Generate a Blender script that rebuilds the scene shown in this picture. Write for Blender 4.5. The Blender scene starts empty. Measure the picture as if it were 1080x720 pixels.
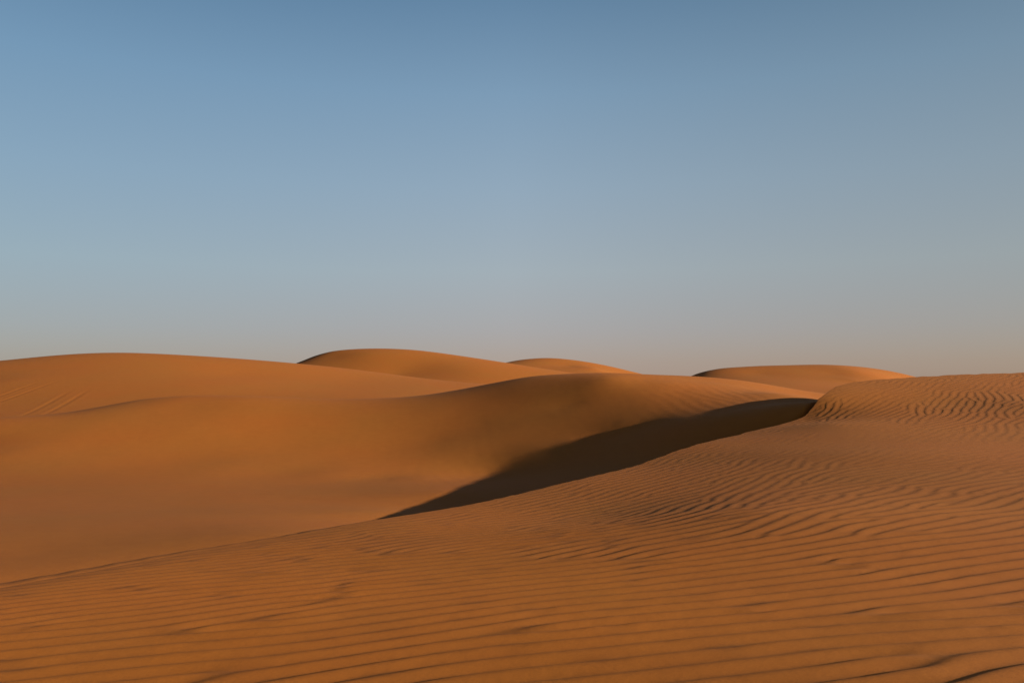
import bpy, math
import numpy as np

C = bpy.data.collections.new("Dunes")
scene = bpy.context.scene
scene.collection.children.link(C)

# ---------------------------------------------------------------- camera
EYE = 1.6
F = 840.0                                   # focal length in photo pixels (1080 wide)
PITCH = math.atan(45.0 / F)
cam_d = bpy.data.cameras.new("camera")
cam_d.sensor_width = 36.0
cam_d.lens = 36.0 * F / 1080.0
cam_d.clip_start = 0.1
cam_d.clip_end = 20000
cam = bpy.data.objects.new("camera", cam_d)
cam.location = (0, 0, EYE)
cam.rotation_euler = (math.pi / 2 + PITCH, 0, 0)
C.objects.link(cam)
scene.camera = cam

# ---------------------------------------------------------------- sky, sun, exposure
SUN_EL = math.radians(11.3)
SUN_AZ = math.radians(-12.0)                  # from +X (right of the picture) towards +Y (away)
world = bpy.data.worlds.new("World")
scene.world = world
world.use_nodes = True
nt = world.node_tree
nt.nodes.clear()
sky = nt.nodes.new('ShaderNodeTexSky')
sky.sky_type = 'NISHITA'
sky.sun_disc = False
sky.sun_elevation = SUN_EL
sky.sun_rotation = math.pi / 2 - SUN_AZ
sky.altitude = 200
sky.air_density = 1.0
sky.dust_density = 1.0
sky.ozone_density = 2.0
bg = nt.nodes.new('ShaderNodeBackground')
bg.inputs['Strength'].default_value = 0.05
wo = nt.nodes.new('ShaderNodeOutputWorld')
nt.links.new(sky.outputs[0], bg.inputs[0])
# desert dust veil: paler and browner towards the horizon, thinning out overhead
EXPOSURE = 1.15
tcw = nt.nodes.new('ShaderNodeTexCoord')
sepw = nt.nodes.new('ShaderNodeSeparateXYZ')
nt.links.new(tcw.outputs['Generated'], sepw.inputs[0])
ramp = nt.nodes.new('ShaderNodeValToRGB')
nt.links.new(sepw.outputs['Z'], ramp.inputs[0])
def lin(c):
    return [(x / 255 / 12.92) if x / 255 <= .04045 else ((x / 255 + .055) / 1.055) ** 2.4 for x in c]
VEIL = [(0.0, (172, 155, 143)), (.027, (171, 157, 148)), (.065, (168, 166, 166)), (.14, (162, 175, 182)), (.24, (146, 169, 188)),
        (.347, (125, 156, 183)), (.443, (100, 134, 165)), (.7, (44, 56, 70)), (1.0, (28, 36, 46))]
NSK = [(0.0, (139, 137, 105)), (.027, (139, 140, 112)), (.065, (138, 152, 137)), (.14, (118, 143, 148)), (.24, (99, 126, 147)),
       (.347, (85, 110, 135)), (.443, (77, 101, 127)), (.7, (30, 40, 50)), (1.0, (20, 24, 30))]
VF = 0.72
while len(ramp.color_ramp.elements) < len(VEIL):
    ramp.color_ramp.elements.new(0.5)
for e, (p, c), (_, nk) in zip(ramp.color_ramp.elements, VEIL, NSK):
    e.position = p
    v_ = [max(0.002, (a - (1 - VF) * b) / VF) for a, b in zip(lin(c), lin(nk))]
    e.color = (*[q / 2 ** EXPOSURE for q in v_], 1)
bg2 = nt.nodes.new('ShaderNodeBackground')
# warmer towards the low sun on the right
warm = nt.nodes.new('ShaderNodeValToRGB')
wm = nt.nodes.new('ShaderNodeMapRange')
wm.inputs['From Min'].default_value = -1; wm.inputs['From Max'].default_value = 1
nt.links.new(sepw.outputs['X'], wm.inputs['Value'])
nt.links.new(wm.outputs[0], warm.inputs[0])
for k_, (p, c) in enumerate([(0.0, (.80, .86, .92)), (.23, (.77, .86, .90)), (.5, (.98, .97, .96)), (.77, (.81, .76, .70)), (1.0, (.95, .70, .46))]):
    if k_ > 1: warm.color_ramp.elements.new(p)
for e, (p, c) in zip(warm.color_ramp.elements, [(0.0, (.80, .86, .92)), (.23, (.77, .86, .90)), (.5, (.98, .97, .96)), (.77, (.81, .76, .70)), (1.0, (.95, .70, .46))]):
    e.position = p; e.color = (*c, 1)
mulw = nt.nodes.new('ShaderNodeMix'); mulw.data_type = 'RGBA'; mulw.blend_type = 'MULTIPLY'
mulw.inputs['Factor'].default_value = 1.0
nt.links.new(ramp.outputs[0], mulw.inputs[6]); nt.links.new(warm.outputs[0], mulw.inputs[7])
nt.links.new(mulw.outputs[2], bg2.inputs[0])
mxw = nt.nodes.new('ShaderNodeMixShader')
mxw.inputs[0].default_value = VF
nt.links.new(bg.outputs[0], mxw.inputs[1]); nt.links.new(bg2.outputs[0], mxw.inputs[2])
nt.links.new(mxw.outputs[0], wo.inputs[0])

sd = bpy.data.lights.new("sun", 'SUN')
sd.energy = 5.0
sd.angle = math.radians(0.5)
sd.color = (1.0, 0.975, 0.86)
sun = bpy.data.objects.new("sun", sd)
sv = np.array([math.cos(SUN_EL) * math.cos(SUN_AZ), math.cos(SUN_EL) * math.sin(SUN_AZ), math.sin(SUN_EL)])
from mathutils import Vector
sun.rotation_euler = Vector(sv).to_track_quat('Z', 'Y').to_euler()
sun.location = (30, 0, 20)
C.objects.link(sun)

vs = scene.view_settings
vs.view_transform = 'Standard'
vs.look = 'None'
vs.exposure = EXPOSURE
vs.gamma = 1.0
vs.use_curve_mapping = False

# ---------------------------------------------------------------- helpers
cp, sp = math.cos(PITCH), math.sin(PITCH)

def at(u, v, Y):
    """world point on the sight line of photo pixel (u, v) at distance Y ahead"""
    dx = (u - 540.0) / F
    dy = (360.0 - v) / F
    d = (dx, cp - dy * sp, sp + dy * cp)
    t = Y / d[1]
    return (d[0] * t, Y, EYE + d[2] * t)

class TPS:
    """thin-plate surface through control points"""
    def __init__(self, pts, vals, lam=0.0):
        P = np.array(pts, float); V = np.array(vals, float)
        self.P = P; n = len(P)
        self.s = max(np.ptp(P[:, 0]), np.ptp(P[:, 1]))
        A = np.zeros((n + 3, n + 3))
        d2 = ((P[:, None] - P[None]) ** 2).sum(-1) / self.s ** 2
        A[:n, :n] = self.k(d2) + np.eye(n) * lam
        Q = np.c_[np.ones(n), P / self.s]
        A[:n, n:] = Q; A[n:, :n] = Q.T
        self.w = np.linalg.solve(A, np.r_[V, 0, 0, 0])
    @staticmethod
    def k(d2):
        return d2 * np.log(np.maximum(d2, 1e-12))
    def __call__(self, x, y):
        n = len(self.P)
        out = self.w[n] + (self.w[n + 1] * x + self.w[n + 2] * y) / self.s
        for i in range(n):
            d2 = ((x - self.P[i, 0]) ** 2 + (y - self.P[i, 1]) ** 2) / self.s ** 2
            out = out + self.w[i] * self.k(d2)
        return out

class SlopeFit(TPS):
    """thin-plate surface fitted to heights and to slopes along one direction"""
    def __init__(self, pts, vals, wv, dp, dv, wd, direc, lam):
        P = np.array(pts, float); V = np.array(vals, float); D = np.array(dp, float)
        Cn = np.r_[P, D + 0.013]
        self.P = Cn; n = len(Cn)
        self.s = s_ = max(np.ptp(Cn[:, 0]), np.ptp(Cn[:, 1]))
        def kmat(A, B): return self.k(((A[:, None] - B[None]) ** 2).sum(-1) / s_ ** 2)
        KC = kmat(Cn, Cn)
        QC = np.c_[np.ones(n), Cn / s_]
        rows_v = np.c_[kmat(P, Cn), np.ones(len(P)), P / s_]
        df = D[:, None] - Cn[None]; d2 = (df ** 2).sum(-1) / s_ ** 2
        dk = 2 * (np.log(np.maximum(d2, 1e-12)) + 1)[..., None] * df / s_ ** 2
        rows_d = np.c_[dk @ np.array(direc), np.zeros(len(D)), np.full(len(D), direc[0] / s_), np.full(len(D), direc[1] / s_)]
        A = np.r_[rows_v * np.array(wv)[:, None], rows_d * np.array(wd)[:, None]]
        b = np.r_[V * np.array(wv), np.array(dv) * np.array(wd)]
        N = A.T @ A; r = A.T @ b
        N[:n, :n] += lam * KC
        # side conditions of the spline
        G = np.zeros((3, n + 3)); G[:, :n] = QC.T
        M = np.zeros((n + 6, n + 6)); M[:n + 3, :n + 3] = N; M[:n + 3, n + 3:] = G.T; M[n + 3:, :n + 3] = G
        sol = np.linalg.lstsq(M, np.r_[r, 0, 0, 0], rcond=1e-13)[0]
        self.w = sol[:n + 3]

class Field:
    """values on a regular grid, sampled smoothly"""
    def __init__(self, x0, y0, step, Z, wrap=False):
        self.x0, self.y0, self.step, self.Z, self.wrap = x0, y0, step, Z, wrap
    def __call__(self, x, y):
        H, W = self.Z.shape
        if self.wrap:
            x = self.x0 + np.mod(x - self.x0, W * self.step); y = self.y0 + np.mod(y - self.y0, H * self.step)
        fx = np.clip((x - self.x0) / self.step, 1, W - 3.001)
        fy = np.clip((y - self.y0) / self.step, 1, H - 3.001)
        ix = fx.astype(np.int64); iy = fy.astype(np.int64)
        tx = fx - ix; ty = fy - iy
        def wts(t):
            return (-.5*t**3 + t**2 - .5*t, 1.5*t**3 - 2.5*t**2 + 1, -1.5*t**3 + 2*t**2 + .5*t, .5*t**3 - .5*t**2)
        wx = wts(tx); wy = wts(ty)
        out = 0
        flat = self.Z.ravel()
        for j in range(4):
            row = (iy + j - 1) * W
            acc = 0
            for i in range(4):
                acc = acc + wx[i] * flat[row + ix + i - 1]
            out = out + wy[j] * acc
        return out

def sampled(fn, x0, x1, y0, y1, step):
    xs = np.arange(x0, x1 + 3 * step, step); ys = np.arange(y0, y1 + 3 * step, step)
    X, Y = np.meshgrid(xs, ys)
    return Field(x0, y0, step, fn(X, Y))

def smoothstep(a, b, x):
    t = np.clip((x - a) / (b - a), 0, 1)
    return t * t * (3 - 2 * t)

def stripes(x0, y0, n, step, wl, theta_fn, seed, iters=6, sig_a=14.5, sig_r=0.2):
    """wind-ripple pattern: band-passed noise iterated along a varying crest direction"""
    rng = np.random.default_rng(seed)
    fy = np.fft.fftfreq(n, step)[:, None]; fx = np.fft.rfftfreq(n, step)[None]
    fr = np.hypot(fx, fy); fa = np.arctan2(fy, fx)
    k0 = 1.0 / wl
    ring = np.exp(-((fr - k0) / (sig_r * k0)) ** 2)
    xs = x0 + np.arange(n) * step; ys = y0 + np.arange(n) * step
    X, Y = np.meshgrid(xs, ys)
    th = theta_fn(X, Y)                                   # crest angle in degrees
    # slow wander of the crest direction
    nz = np.fft.rfft2(rng.standard_normal((n, n)))
    wob = np.fft.irfft2(nz * np.exp(-(fr * 4.5 * wl) ** 2), s=(n, n)); wob /= wob.std()
    wob2 = np.fft.irfft2(np.fft.rfft2(rng.standard_normal((n, n))) * np.exp(-(fr * 2.0 * wl) ** 2), s=(n, n)); wob2 /= wob2.std()
    th = th + (8.0 * wob + 8.0 * wob2) * (.6 + .4 * smoothstep(6.5, 10.5, Y))
    dth = 12.0
    angs = np.arange(-24, 121, dth)
    th = np.clip(th, angs[0], angs[-1])
    kers, wts = [], []
    for a in angs:
        na = math.radians(a + 90)
        d = np.angle(np.exp(2j * (fa - na))) / 2
        kers.append((ring * np.exp(-(d / math.radians(sig_a)) ** 2)).astype(np.float32))
        w = np.clip(1 - np.abs(th - a) / dth, 0, 1).astype(np.float32)
        wts.append(w)
    h = rng.standard_normal((n, n)).astype(np.float32)
    for it in range(iters):
        Hf = np.fft.rfft2(h)
        acc = np.zeros((n, n), np.float32)
        for k, w in zip(kers, wts):
            acc += w * np.fft.irfft2(Hf * k, s=(n, n)).astype(np.float32)
        acc /= acc.std() + 1e-9
        h = np.tanh(1.6 * acc)
    # smooth out the corners left by tanh
    h = np.fft.irfft2(np.fft.rfft2(acc) * np.exp(-(fr / (2.2 * k0)) ** 4), s=(n, n))
    env = np.sqrt(np.maximum(np.fft.irfft2(np.fft.rfft2(h * h) * np.exp(-(fr * wl * 2.2) ** 2), s=(n, n)), 1e-4) * 2)
    h = h / np.maximum(env, .35 * env.mean()) ** .85
    h = np.fft.irfft2(np.fft.rfft2(h) * (1 - np.exp(-(fr / (.55 * k0)) ** 4)), s=(n, n))
    h = np.clip(h / np.abs(h).mean() * .64, -1.25, 1.25)
    # crest direction the finished ripples really have (structure tensor)
    gy_, gx_ = np.gradient(h, step)
    g = np.exp(-(fr * wl * 2.0) ** 2); g1 = np.exp(-(fr * wl * 3.0) ** 2)
    def sm_(a, k_=g): return np.fft.irfft2(np.fft.rfft2(a) * k_, s=(n, n))
    jxx, jyy, jxy = sm_(gx_ * gx_), sm_(gy_ * gy_), sm_(gx_ * gy_)
    r_ = np.hypot(jxx - jyy, 2 * jxy) + 1e-9
    # how steep the ripples are along the sun's direction
    rms = np.sqrt(np.maximum(sm_((gx_ * math.cos(SUN_AZ) + gy_ * math.sin(SUN_AZ)) ** 2, g1), 1e-6)) * wl
    mk_ = lambda a: Field(x0, y0, step, a.astype(np.float32), True)
    return mk_(h), mk_((jxx - jyy) / r_), mk_(2 * jxy / r_), mk_(rms)

def noise_field(x0, y0, n, step, wl, seed):
    rng = np.random.default_rng(seed)
    fy = np.fft.fftfreq(n, step)[:, None]; fx = np.fft.rfftfreq(n, step)[None]
    fr = np.hypot(fx, fy)
    z = np.fft.irfft2(np.fft.rfft2(rng.standard_normal((n, n))) * np.exp(-(fr * wl) ** 2), s=(n, n))
    return Field(x0, y0, step, z / z.std())

def grid_mesh(name, X, Y, Z, mat, label):
    R, K = X.shape
    me = bpy.data.meshes.new(name)
    co = np.stack([X, Y, Z], -1).reshape(-1, 3).astype(np.float32)
    i = np.arange(R * K).reshape(R, K)
    quads = np.stack([i[:-1, :-1], i[:-1, 1:], i[1:, 1:], i[1:, :-1]], -1).reshape(-1, 4).astype(np.int32)
    # face up
    a, b, c = co[quads[0, 0]], co[quads[0, 1]], co[quads[0, 2]]
    if np.cross(b - a, c - a)[2] < 0:
        quads = quads[:, ::-1]
    nq = len(quads)
    me.vertices.add(len(co)); me.vertices.foreach_set('co', co.ravel())
    me.loops.add(nq * 4); me.loops.foreach_set('vertex_index', np.ascontiguousarray(quads).ravel())
    me.polygons.add(nq)
    me.polygons.foreach_set('loop_start', np.arange(0, nq * 4, 4, dtype=np.int32))
    me.polygons.foreach_set('use_smooth', np.ones(nq, bool))
    me.update(calc_edges=True)
    me.materials.append(mat)
    o = bpy.data.objects.new(name, me)
    C.objects.link(o)
    o['kind'] = 'structure'
    o['label'] = label
    return o

# ---------------------------------------------------------------- sand
def sand_material(name, base, grain=1.0):
    m = bpy.data.materials.new(name)
    m.use_nodes = True
    t = m.node_tree; t.nodes.clear()
    out = t.nodes.new('ShaderNodeOutputMaterial')
    b = t.nodes.new('ShaderNodeBsdfPrincipled')
    b.inputs['Roughness'].default_value = 0.9
    b.inputs['Specular IOR Level'].default_value = 0.12
    tc = t.nodes.new('ShaderNodeTexCoord')
    def noise(scale, detail, rough=0.55):
        n = t.nodes.new('ShaderNodeTexNoise')
        n.inputs['Scale'].default_value = scale
        n.inputs['Detail'].default_value = detail
        n.inputs['Roughness'].default_value = rough
        t.links.new(tc.outputs['Object'], n.inputs['Vector'])
        return n
    big = noise(0.22, 4); mid = noise(3.0, 5, 0.6); fine = noise(260, 2, 0.7)
    def mix(fac_node, c1, c2, prev=None, lo=.3, hi=.7):
        r = t.nodes.new('ShaderNodeMapRange')
        r.inputs['From Min'].default_value = lo; r.inputs['From Max'].default_value = hi
        t.links.new(fac_node.outputs['Fac'], r.inputs['Value'])
        x = t.nodes.new('ShaderNodeMix'); x.data_type = 'RGBA'; x.blend_type = 'MULTIPLY' if prev else 'MIX'
        if prev:
            x.inputs['Factor'].default_value = 1.0
            y = t.nodes.new('ShaderNodeMix'); y.data_type = 'RGBA'
            t.links.new(r.outputs[0], y.inputs['Factor'])
            y.inputs[6].default_value = (*c1, 1); y.inputs[7].default_value = (*c2, 1)
            t.links.new(prev, x.inputs[6]); t.links.new(y.outputs[2], x.inputs[7])
        else:
            t.links.new(r.outputs[0], x.inputs['Factor'])
            x.inputs[6].default_value = (*c1, 1); x.inputs[7].default_value = (*c2, 1)
        return x.outputs[2]
    b0 = np.array(base)
    c = mix(big, tuple(b0 * (1.03, .98, .95)), tuple(b0 * (.97, 1.03, 1.06)))
    c = mix(mid, (.96, .95, .93), (1.04, 1.05, 1.06), c)
    c = mix(fine, (.74, .72, .70), (1.26, 1.28, 1.30), c)
    gr = noise(70, 3, 0.75)
    c = mix(gr, (.90, .89, .88), (1.10, 1.11, 1.12), c)
    t.links.new(c, b.inputs['Base Color'])
    bump = t.nodes.new('ShaderNodeBump')
    bump.inputs['Strength'].default_value = 0.35 * grain
    bump.inputs['Distance'].default_value = 0.003
    t.links.new(fine.outputs['Fac'], bump.inputs['Height'])
    b2 = t.nodes.new('ShaderNodeBump')
    b2.inputs['Strength'].default_value = 0.5
    b2.inputs['Distance'].default_value = 0.004
    n2 = noise(14, 5, 0.6)
    t.links.new(n2.outputs['Fac'], b2.inputs['Height'])
    t.links.new(bump.outputs[0], b2.inputs['Normal'])
    t.links.new(b2.outputs[0], b.inputs['Normal'])
    t.links.new(b.outputs[0], out.inputs[0])
    return m

SAND = (0.337, 0.0955, 0.0110)
sand = sand_material('sand', SAND)

# ---------------------------------------------------------------- desert floor out to the horizon
n = 161
s = np.linspace(-1, 1, n); s = np.sign(s) * np.abs(s) ** 3 * 6000
GX, GY = np.meshgrid(s, s + 0)
GZ = -6.5 + 1.2 * np.sin(GX / 130) * np.cos(GY / 170)
GZ = np.where(np.hypot(GX, GY) > 900, -6.5, GZ)
grid_mesh('ground', GX, GY, GZ, sand, 'flat orange desert sand running out to the horizon between the dunes')

# ---------------------------------------------------------------- foreground dune
brink_px = [(-420, 690, 5.6), (-200, 655, 6.4), (0, 620, 8.0), (100, 602, 9.0), (200, 583, 10.2), (300, 566, 11.3), (390, 549, 12.6),
            (500, 531, 14.6), (600, 508, 17.0), (670, 491, 19.3), (730, 470, 22.0), (780, 458, 24.2), (830, 446, 26.5),
            (850, 437, 27.6), (865, 420, 29.0), (885, 407, 31.0), (930, 400, 32.6), (1000, 395.5, 33.6), (1080, 393, 34.2),
            (1200, 391, 34.5), (1400, 388, 34.0)]
brink = [(-12.5, -1.6, -1.1), (-9.8, 2.2, -1.0)] + [at(*p) for p in brink_px] + [(44, 24, 2.6), (47, 9, 2.5), (46, -6, 2.2)]
ctrl = list(brink)
ctrl += [at(*p) for p in [(0, 720, 4.62), (540, 720, 4.25), (1080, 720, 3.85),
                          (250, 650, 6.1), (540, 620, 6.9), (820, 620, 6.5), (1080, 620, 6.2),
                          (430, 590, 8.8), (800, 540, 10.4), (1080, 540, 10.0), (620, 545, 12.2),
                          (900, 480, 17.5), (1080, 478, 17.0), (870, 447, 24.6), (960, 450, 23.0), (1080, 455, 21.5),
                          (900, 425, 28.2), (1000, 425, 27.6), (1080, 425, 26.5),(1250, 425, 26.0), (1250, 470, 18.0)]]
ctrl += [(-9, -2, -.5), (0, -6, .1), (12, -6, .7), (10, 3, .35), (22, 8, .9), (30, 18, 1.4)]
ctrl = np.array(ctrl)
z_fg = TPS(ctrl[:, :2], ctrl[:, 2], lam=2e-5)

# crest direction of the ripples (degrees from the picture's right), by place
dirs = [at(*p[:3])[:2] + (p[3],) for p in [
    (0, 700, 5, 19), (540, 700, 4.5, 16), (1080, 700, 4.2, 13), (100, 630, 7.4, 28), (300, 600, 8.6, 28), (540, 620, 6.9, 18),
    (820, 620, 6.4, 17), (1080, 600, 6.6, 15), (450, 570, 10.6, 22), (620, 545, 12.4, 42), (800, 540, 10.4, 38), (950, 540, 10.2, 42),
    (1080, 540, 10, 36), (800, 480, 17, 48), (1000, 490, 15.5, 38), (900, 440, 26, 42), (980, 425, 28, 46), (1060, 420, 28, 57),
    (1060, 400, 32, 44), (930, 410, 31, 42), (1250, 420, 27, 50), (700, 500, 17, 50)]]
dirs = np.array(dirs)
th_fg = TPS(dirs[:, :2], dirs[:, 2], lam=1e-2)
STEP = 0.032
NF = 1440
WL = 0.26
X0, Y0 = -19.0, -4.0
rip, rc2, rs2, rrm = stripes(X0, Y0, NF, STEP, WL, lambda x, y: th_fg(x, y), 7)
amps = [at(*p[:3])[:2] + (p[3],) for p in [
    (0, 700, 5, 1.25), (540, 700, 4.5, 1.2), (1080, 700, 4.2, .85), (100, 630, 7.4, 1.25), (300, 590, 9, 1.0), (400, 560, 11.5, .6),
    (540, 620, 6.9, 1.2), (820, 620, 6.4, 1.15), (1080, 600, 6.6, 1.2), (500, 550, 12.5, .7), (620, 545, 12.4, .52), (690, 535, 12.6, .5), (800, 540, 10.4, .68),
    (950, 540, 10.2, .72), (1080, 540, 10, .75), (700, 500, 17, .5), (800, 480, 17, .4), (860, 460, 22, .15), (1000, 465, 20, .2),
    (885, 425, 27.5, 1.1), (900, 425, 28, 1.1), (980, 425, 28, 1.0), (1060, 420, 28, 1.1), (1060, 440, 24.5, .9), (1060, 398, 33, .9), (930, 408, 31, 1.1), (980, 399, 33, 1.0)]]
amps = np.array(amps)
amp_fn = TPS(amps[:, :2], amps[:, 2], lam=1e-2)
amp_f = sampled(lambda x, y: np.clip(amp_fn(x, y), .15, 2.3), X0, X0 + NF * STEP, Y0, Y0 + NF * STEP, 0.4)
amp_n = noise_field(X0, Y0, 720, STEP * 2, 1.3, 5)
swell = noise_field(X0, Y0, 720, STEP * 2, 3.5, 11)

bth = np.array([math.atan2(p[0], p[1]) for p in brink])       # angle from straight ahead
brr = np.array([math.hypot(p[0], p[1]) for p in brink])
# plan angle columns: dense over the view and its surroundings
def dense_cols(n_in, n_out):
    a, b = math.radians(-38), math.radians(38)
    inner = np.linspace(a, b, n_in)
    return np.r_[np.linspace(bth[0], a, n_out)[:-1], inner, np.linspace(b, bth[-1], n_out)[1:]]
def natural_spline(xs, ys, q):
    n = len(xs); h = np.diff(xs)
    A = np.zeros((n, n)); r = np.zeros(n); A[0, 0] = A[-1, -1] = 1
    for i in range(1, n - 1):
        A[i, i - 1], A[i, i], A[i, i + 1] = h[i - 1], 2 * (h[i - 1] + h[i]), h[i]
        r[i] = 6 * ((ys[i + 1] - ys[i]) / h[i] - (ys[i] - ys[i - 1]) / h[i - 1])
    M = np.linalg.solve(A, r)
    k = np.clip(np.searchsorted(xs, q) - 1, 0, n - 2); d = q - xs[k]; e = xs[k + 1] - q
    return (M[k] * e**3 + M[k + 1] * d**3) / (6 * h[k]) + (ys[k] / h[k] - M[k] * h[k] / 6) * e + (ys[k + 1] / h[k] - M[k + 1] * h[k] / 6) * d
cols = dense_cols(1320, 240)
rb = np.interp(cols, bth, brr) * .3 + natural_spline(bth, brr, cols) * .7
rng = np.random.default_rng(3)
# little bites and slumps along the brink
jag = np.convolve(rng.standard_normal(len(cols) + 40), np.hanning(14) / 4, 'same')[20:-20]
rb = rb * (1 + 0.0035 * jag * smoothstep(-.2, .1, cols))
NR = 1000
rr = np.linspace(0, 1, NR)
r_in = 1.2
R = r_in * (rb[None, :] / r_in) ** (rr[:, None] ** .82)
TH = np.broadcast_to(cols[None, :], R.shape)
X = R * np.sin(TH); Y = R * np.cos(TH)
Z = sampled(z_fg, -26, 52, -10, 46, 0.4)(X, Y)
YR = Y
h = rip(X, YR)
th = np.arctan2(rs2(X, YR), rc2(X, YR)) / 2 + math.pi / 2          # 0..pi, crest direction
th = np.where(th > math.radians(140), th - math.pi, th)
# ripples lying along the sun's direction are the tallest here, those across it the lowest
am = np.clip(amp_f(X, Y) * (1 + .07 * amp_n(X, Y)) * np.clip(3.1 / np.maximum(.8, rrm(X, YR)), .6, 1.9), .08, 2.6)
edge = smoothstep(0, 0.9, rb[None, :] - R) * .75 + .25           # ripples soften at the brink
A0 = 0.0043
hz = A0 * am * edge * h
shift = 0.45 * WL / (2 * math.pi) * edge * h * np.clip(am, .3, 1)
Z = Z + hz + 0.0035 * swell(X, Y)
lx, ly = -np.sin(th), np.cos(th)
X = X + lx * shift; Y = Y + ly * shift
# lee side beyond the brink
bx, by, bz = X[-1], Y[-1], Z[-1]
tx = np.gradient(rb * np.sin(cols)); ty = np.gradient(rb * np.cos(cols))
tl = np.hypot(tx, ty); ker = np.hanning(61); ker /= ker.sum()
def sm(a): return np.convolve(np.pad(a, 30, 'edge'), ker, 'valid')
txs, tys = sm(tx / tl), sm(ty / tl)
nl = np.hypot(txs, tys)
nx, ny = -tys / nl, txs / nl
cosn = np.clip(nx * np.sin(cols) + ny * np.cos(cols), .12, 1)
uu = 540 + F * np.tan(np.clip(cols, -1.2, 1.2))
phi = np.interp(uu, [-400, 0, 200, 330, 420, 520, 860, 930, 1080, 1400], [12, 12, 12, 13, 22, 31, 31, 26, 16, 14])
t = np.linspace(0, 1, 90)[1:, None] ** 1.8 * 26
drop = np.tan(np.radians(phi))[None] * cosn[None] * t
soft = np.interp(uu, [-400, 200, 400, 560, 870, 960], [.5, .4, .3, .05, .05, 2.0])[None]
drop = drop * (t / (t + soft)) + .05 * t ** 2 * np.interp(uu, [200, 420], [1, 0])[None]
Xl = bx[None] + t * np.sin(cols)[None]
Yl = by[None] + t * np.cos(cols)[None]
Zl = np.maximum(bz[None] - drop, -8)
X = np.r_[X, Xl]; Y = np.r_[Y, Yl]; Z = np.r_[Z, Zl]
grid_mesh('rippled_dune', X, Y, Z, sand, 'near orange dune covered in wind ripples, its sharp edge falling into shadow')


# ---------------------------------------------------------------- dune beyond the hollow
mid_px = [(-300, 452, 36), (-150, 448, 37), (0, 440, 38.5), (60, 436, 39.5), (110, 428, 41), (150, 421, 42), (200, 417, 42.5), (300, 418.5, 43), (400, 420, 43.5),
          (440, 418, 43.7), (480, 412, 43.5), (520, 404, 43), (560, 397, 42.8), (590, 395, 42.8), (640, 395, 43), (700, 396, 43.5),
          (735, 397.5, 44), (780, 402, 44.8), (830, 411, 45.5), (870, 418, 46), (950, 425, 47)]
# where the near dune's shadow ends on this slope
edge_px = [(395, 546.5, 16.5), (415, 540, 18.2), (430, 534, 20.3), (450, 527, 21.5), (470, 519, 23.2), (495, 509, 26.6), (520, 499, 29.2), (540, 491.5, 30), (560, 484, 30.3), (580, 475, 30.8), (600, 467, 31.5),
           (625, 460.5, 31.8), (650, 455, 31.8), (675, 450, 31.7), (700, 448, 31.3), (720, 446, 31), (740, 444, 30.7), (765, 440.5, 30.3), (790, 437, 30), (815, 434, 29.6), (835, 432, 29.4), (855, 429, 29.6)]
face_px = [(-200, 570, 12.5), (-250, 500, 21),
           (520, 446, 36), (600, 435, 36), (660, 426, 36), (720, 419, 36), (790, 415, 36),
           (520, 424, 39.5), (600, 413.5, 39.5), (660, 407, 39.5)]
# how squarely the slope meets the sun, by place (1 = as level sand does)
light_px = [(100, 500, .88), (300, 440, 1.25), (400, 450, .97), (450, 440, .8), (550, 450, .3), (440, 505, .75), (660, 435, .3), (780, 413, 1.18),
            (602, 432, .2), (582, 404, .39), (702, 405, 1.1), (702, 426, .5), (503, 422, .5), (483, 472, .5), (202, 482, 1.0), (60, 560, .89), (350, 500, .93),
            (0, 450, .97), (100, 440, 1.0), (200, 430, 1.12), (100, 590, .85), (250, 540, .9), (350, 530, .9), (0, 520, .87), (300, 500, .95), (640, 402, .8),
            (740, 402, 1.2), (740, 415, .8), (740, 430, .45), (800, 422, .7), (820, 416, 1.0), (530, 480, .38), (400, 480, .82), (300, 470, 1.05),
            (200, 455, 1.08), (150, 560, .88), (-100, 560, .9), (-100, 500, .9), (0, 590, .85), (350, 430, 1.15), (0, 480, .92), (540, 425, .35), (500, 450, .45),
            (100, 470, .95), (200, 510, .93), (300, 520, .92), (400, 505, .92), (400, 525, .9), (350, 515, .95), (150, 535, .9), (50, 535, .88), (250, 420, 1.2), (150, 425, 1.05), (450, 465, .65), (400, 430, 1.0), (250, 490, .98), (350, 460, 1.05), (-50, 540, .88), (-60, 470, .92),
            (640, 418, .4), (680, 415, .7), (700, 440, .4), (740, 436, .4), (660, 448, .3), (780, 430, .45), (820, 425.5, .6), (620, 456, .27), (590, 467, .3), (560, 478, .36)]
mp = [at(*p) for p in mid_px]
mc, mw = [], []
for p in mp: mc.append(p); mw.append(40)
zf_ = sampled(z_fg, -24, 60, -8, 60, 0.5)
tt_ = np.arange(0.2, 42, .12)
def ceiling(x, y):
    """height under which the near dune's shadow lies"""
    qx = x + tt_ * math.cos(SUN_AZ); qy = y + tt_ * math.sin(SUN_AZ)
    inside = np.hypot(qx, qy) < np.interp(np.arctan2(qx, qy), cols, rb)
    zz = np.where(inside, zf_(qx, qy) - tt_ * math.tan(SUN_EL), -99)
    return zz.max()
last = 16.0
for (u_, v_, _) in edge_px:
    best = None
    for y_ in np.arange(13, 37, .1):
        P_ = at(u_, v_, y_)
        d_ = P_[2] - ceiling(P_[0], P_[1])
        if abs(d_) < .03:
            c_ = abs(y_ - last - .5)
            if best is None or c_ < best[0]: best = (c_, y_, P_)
    if best and best[0] < 7:
        last = best[1]; mc.append(best[2]); mw.append(25); pass
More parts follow.
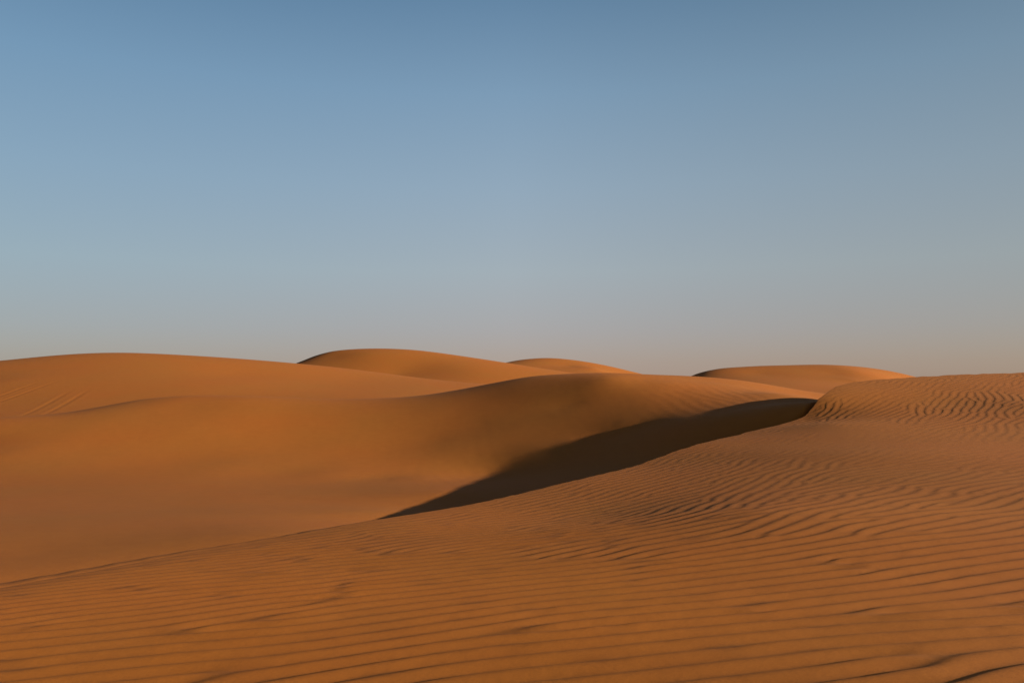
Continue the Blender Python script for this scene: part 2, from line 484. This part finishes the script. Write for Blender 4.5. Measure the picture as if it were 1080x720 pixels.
for q_ in [(866, 425, 30.6), (872, 426, 31.5), (880, 426, 32.5), (892, 427, 34), (905, 425, 38), (640, 399, 38.5), (680, 400.5, 38.5), (720, 402.5, 38.5), (760, 405.5, 38.8), (800, 410.5, 39), (840, 416, 39.3), (870, 421, 39.5)]: mc.append(at(*q_)); mw.append(10)
for q_ in face_px: mc.append(at(*q_)); mw.append(.1)
for (u_, v_, y_) in brink_px[:6]: mc.append(at(u_, v_ - 1.6, y_ + .25)); mw.append(10)
for q_ in [(8.2, 26.4, -.5), (9.3, 27.3, -.3), (10.3, 28.2, .1), (6.4, 25, -.9), (3.5, 22.5, -1.3), (1, 20, -1.6), (-1.2, 17.5, -1.5)]: mc.append(q_); mw.append(2.5)
for (x, y, z) in mp[::2]:
    k = math.hypot(x, y)
    mc.append((x + x / k * 2.5, y + y / k * 2.5, z - .45)); mw.append(10)
    mc.append((x + x / k * 7, y + y / k * 7, z - 2.0)); mw.append(2)
    mc.append((x + x / k * 14, y + y / k * 14, z - 4.5)); mw.append(2)
for (x, y, z) in brink[2:11:2]:
    mc.append((x * .6, y * .6, z - .4)); mw.append(1)
mc = np.array(mc)
sdir = (math.cos(SUN_AZ), math.sin(SUN_AZ))
def slope_for(f): return math.tan(SUN_EL) * (1 - f)
yg = [(yy_) for yy_ in np.arange(8, 50, .2)]
guess = [(u_, v_, 30.0, f_) for (u_, v_, f_) in light_px]
z_mid = TPS(mc[:, :2], mc[:, 2], lam=1e-4)
for it in range(6):
    loc = []
    for (u_, v_, _, f_) in guess:
        rb_here = np.interp(math.atan2((u_ - 540) / F, 1), bth, brr)
        Ys = np.arange(rb_here * .99, 47, .25)
        d_ = [at(u_, v_, y_)[2] for y_ in Ys] - z_mid(Ys * (at(u_, v_, 1)[0]), Ys)
        hit = np.where(d_ < 0)[0]
        y_ = Ys[hit[0]] if len(hit) else Ys[np.argmin(d_)]
        loc.append(at(u_, v_, y_)[:2])
    z_mid = SlopeFit(mc[:, :2], mc[:, 2], mw, loc, [slope_for(g[3]) for g in guess], [6.5] * len(loc), sdir, 0.014)
xs = np.linspace(-48, 42, 1100); ys = np.linspace(3, 64, 820)
X, Y = np.meshgrid(xs, ys)
Z = sampled(z_mid, -50, 44, 2, 66, .6)(X, Y)
Ra, Ta = np.hypot(X, Y), np.arctan2(X, Y)
Z = Z - 2.2 * smoothstep(0.0, 2.6, np.interp(Ta, cols, rb) + .3 * smoothstep(-.05, .12, Ta) + .8 * smoothstep(.22, .32, Ta) - Ra)      # it dips under the near dune
rip2, _, _, _ = stripes(-14, 16, 640, .07, .55, lambda x, y: 125 + 0 * x if False else 100 + 0 * x, 21, iters=12)
mk = np.exp(-(((X - 9.2) / 2.6) ** 2 + ((Y - 34.5) / 3.0) ** 2)) + .07 + .2 * np.exp(-(((X + 2.5) / 3.2) ** 2 + ((Y - 29) / 3.5) ** 2))
Z = Z + 0.0028 * mk * rip2(X, Y) + .0016 * noise_field(-48, 3, 700, .14, 2.6, 31)(X, Y)
grid_mesh('smooth_dune', X, Y, Z, sand, 'smooth orange dune beyond the hollow, its long face half in shade')

# ---------------------------------------------------------------- dunes farther off
def far_dune(name, label, crest, extra, xr, yr, nx, ny, back, lam=1e-5, mod=None, light=(), hold=()):
    pc = [at(*p) for p in crest]
    pts = list(pc) + [at(*p) for p in extra]
    for (x, y, z) in pc[::2]:
        k = math.hypot(x, y)
        for m in (1, 2.2):
            pts.append((x + x / k * back * m, y + y / k * back * m, z - back * .28 * m))
    NB_ = len(pts); pts += [at(*q_) for q_ in hold]
    wts_ = [45] * len(pc) + [.5] * len(extra) + [2] * (NB_ - len(pc) - len(extra)) + [45] * len(hold)
    pts = np.array(pts)
    f = TPS(pts[:, :2], pts[:, 2], lam=lam)
    y0_, y1_ = yr
    for it in range(5):
        loc = []
        for (u_, v_, _) in light:
            Ys = np.arange(y0_, y1_, .5)
            d_ = [at(u_, v_, y_)[2] for y_ in Ys] - f(Ys * at(u_, v_, 1)[0], Ys)
            hit = np.where(d_ < 0)[0]
            y_ = Ys[hit[0]] if len(hit) else Ys[np.argmin(d_)]
            loc.append(at(u_, v_, y_)[:2])
        f = SlopeFit(pts[:, :2], pts[:, 2], wts_, loc, [slope_for(g[2]) for g in light], [7.0] * len(loc), sdir, 0.006)
    X, Y = np.meshgrid(np.linspace(*xr, nx), np.linspace(*yr, ny))
    Z = f(X, Y)
    if mod: Z = Z + mod(X, Y)
    return grid_mesh(name, X, Y, Z, sand, label)

def tracks(X, Y):
    """two sets of old tyre tracks pressed into the slope"""
    z = 0 * X
    for (u0, v0, Y0_), (u1, v1, Y1_), gap, w in [((-60, 450, 46), (66, 400, 58), .55, .12), ((38, 440, 46), (92, 409, 55), .55, .12)]:
        a = np.array(at(u0, v0, Y0_)[:2]); b = np.array(at(u1, v1, Y1_)[:2])
        d = b - a; L = np.hypot(*d); d = d / L; nrm = np.array((-d[1], d[0]))
        s_ = (X - a[0]) * d[0] + (Y - a[1]) * d[1]
        q = (X - a[0]) * nrm[0] + (Y - a[1]) * nrm[1] 
        fade = smoothstep(-2, 1, s_) * (1 - smoothstep(L - 5, L, s_))
        for g in (-gap, gap):
            z = z + fade * (-.012 * np.exp(-((q - g) / w) ** 2) + .007 * np.exp(-((q - g - 2.2 * w) / w) ** 2) + .007 * np.exp(-((q - g + 2.2 * w) / w) ** 2))
    return z

far_dune('long_dune', 'long bright orange dune at the left with old tyre tracks on its slope',
         [(-300, 398, 66), (-150, 392, 68), (0, 383, 70), (60, 377, 72), (130, 374, 74), (180, 376, 75), (240, 381, 77), (310, 386.5, 78), (380, 393, 78), (440, 402, 78), (500, 409, 77), (560, 412, 76)],
         [(-100, 440, 47), (0, 436, 47), (120, 425, 49), (250, 416, 52), (400, 415, 54), (500, 420, 56), (0, 410, 56), (130, 400, 58), (250, 400, 62), (380, 405, 66)],
         (-70, 14), (42, 100), 700, 480, 10, mod=tracks,
         light=[(250, 402, 1.5), (0, 410, 1.15), (130, 390, 1.35), (440, 410, 1.35), (500, 412, 1.4), (300, 395, 1.5), (350, 410, 1.45), (200, 410, 1.4), (60, 425, 1.15), (-80, 410, 1.05), (60, 390, 1.2), (400, 402, 1.4)])
far_dune('rounded_dune', 'rounded dune on the skyline left of centre with a dark left edge',
         [(200, 410, 108), (270, 398, 107), (308, 386, 106), (330, 376, 106), (350, 370.5, 106), (375, 368, 107), (400, 367.5, 108), (440, 370, 110), (480, 377, 112), (520, 385.5, 114), (560, 394, 116), (620, 404, 118)],
         [(300, 410, 84), (400, 405, 84), (500, 410, 84), (600, 415, 86), (400, 394, 95), (470, 388, 97)],
         (-48, 22), (80, 150), 300, 260, 14,
         light=[(440, 385, 1.25), (352, 376, .8), (385, 375, 1.05), (480, 386, 1.3), (420, 395, 1.3), (360, 385, 1.0), (500, 395, 1.35)])
far_dune('low_dune', 'low bright dune on the skyline between the rounded dune and the near crest',
         [(440, 402, 140), (490, 392, 138), (520, 385.5, 136), (545, 380, 136), (575, 377.5, 138), (600, 379.5, 140), (630, 384.5, 142), (650, 389, 143), (668, 394, 144), (720, 407, 146), (800, 420, 148)],
         [(500, 400, 112), (580, 398, 112), (680, 404, 114), (560, 388, 124)],
         (-26, 50), (106, 190), 260, 220, 18,
         light=[(600, 386, 1.45), (625, 388, 1.6), (565, 384, 1.25), (590, 392, 1.4), (535, 388, 1.15)],
         hold=[(625, 388, 128), (645, 393, 128), (665, 398, 128), (700, 405, 128)])
far_dune('distant_dune', 'distant dune on the skyline at the right behind the shaded hollow',
         [(680, 420, 98), (715, 403, 98), (735, 394, 98), (760, 388.5, 99), (800, 386, 101), (850, 385, 103), (900, 386.5, 105), (925, 390, 107), (945, 394.5, 108), (962, 399, 108.5), (1000, 411, 109), (1060, 425, 109)],
         [(730, 410, 78), (800, 412, 76), (870, 416, 76), (960, 414, 80), (840, 398, 88), (900, 402, 90)],
         (8, 84), (62, 150), 360, 300, 14,
         light=[(800, 394, 1.15), (880, 395, 1.3), (900, 403, 1.3), (765, 394, .95), (840, 405, 1.25)],
         hold=[(900, 391, 96), (925, 395, 96), (945, 400, 96), (962, 405, 96), (1000, 416, 96), (962, 412, 88), (1010, 420, 88)])
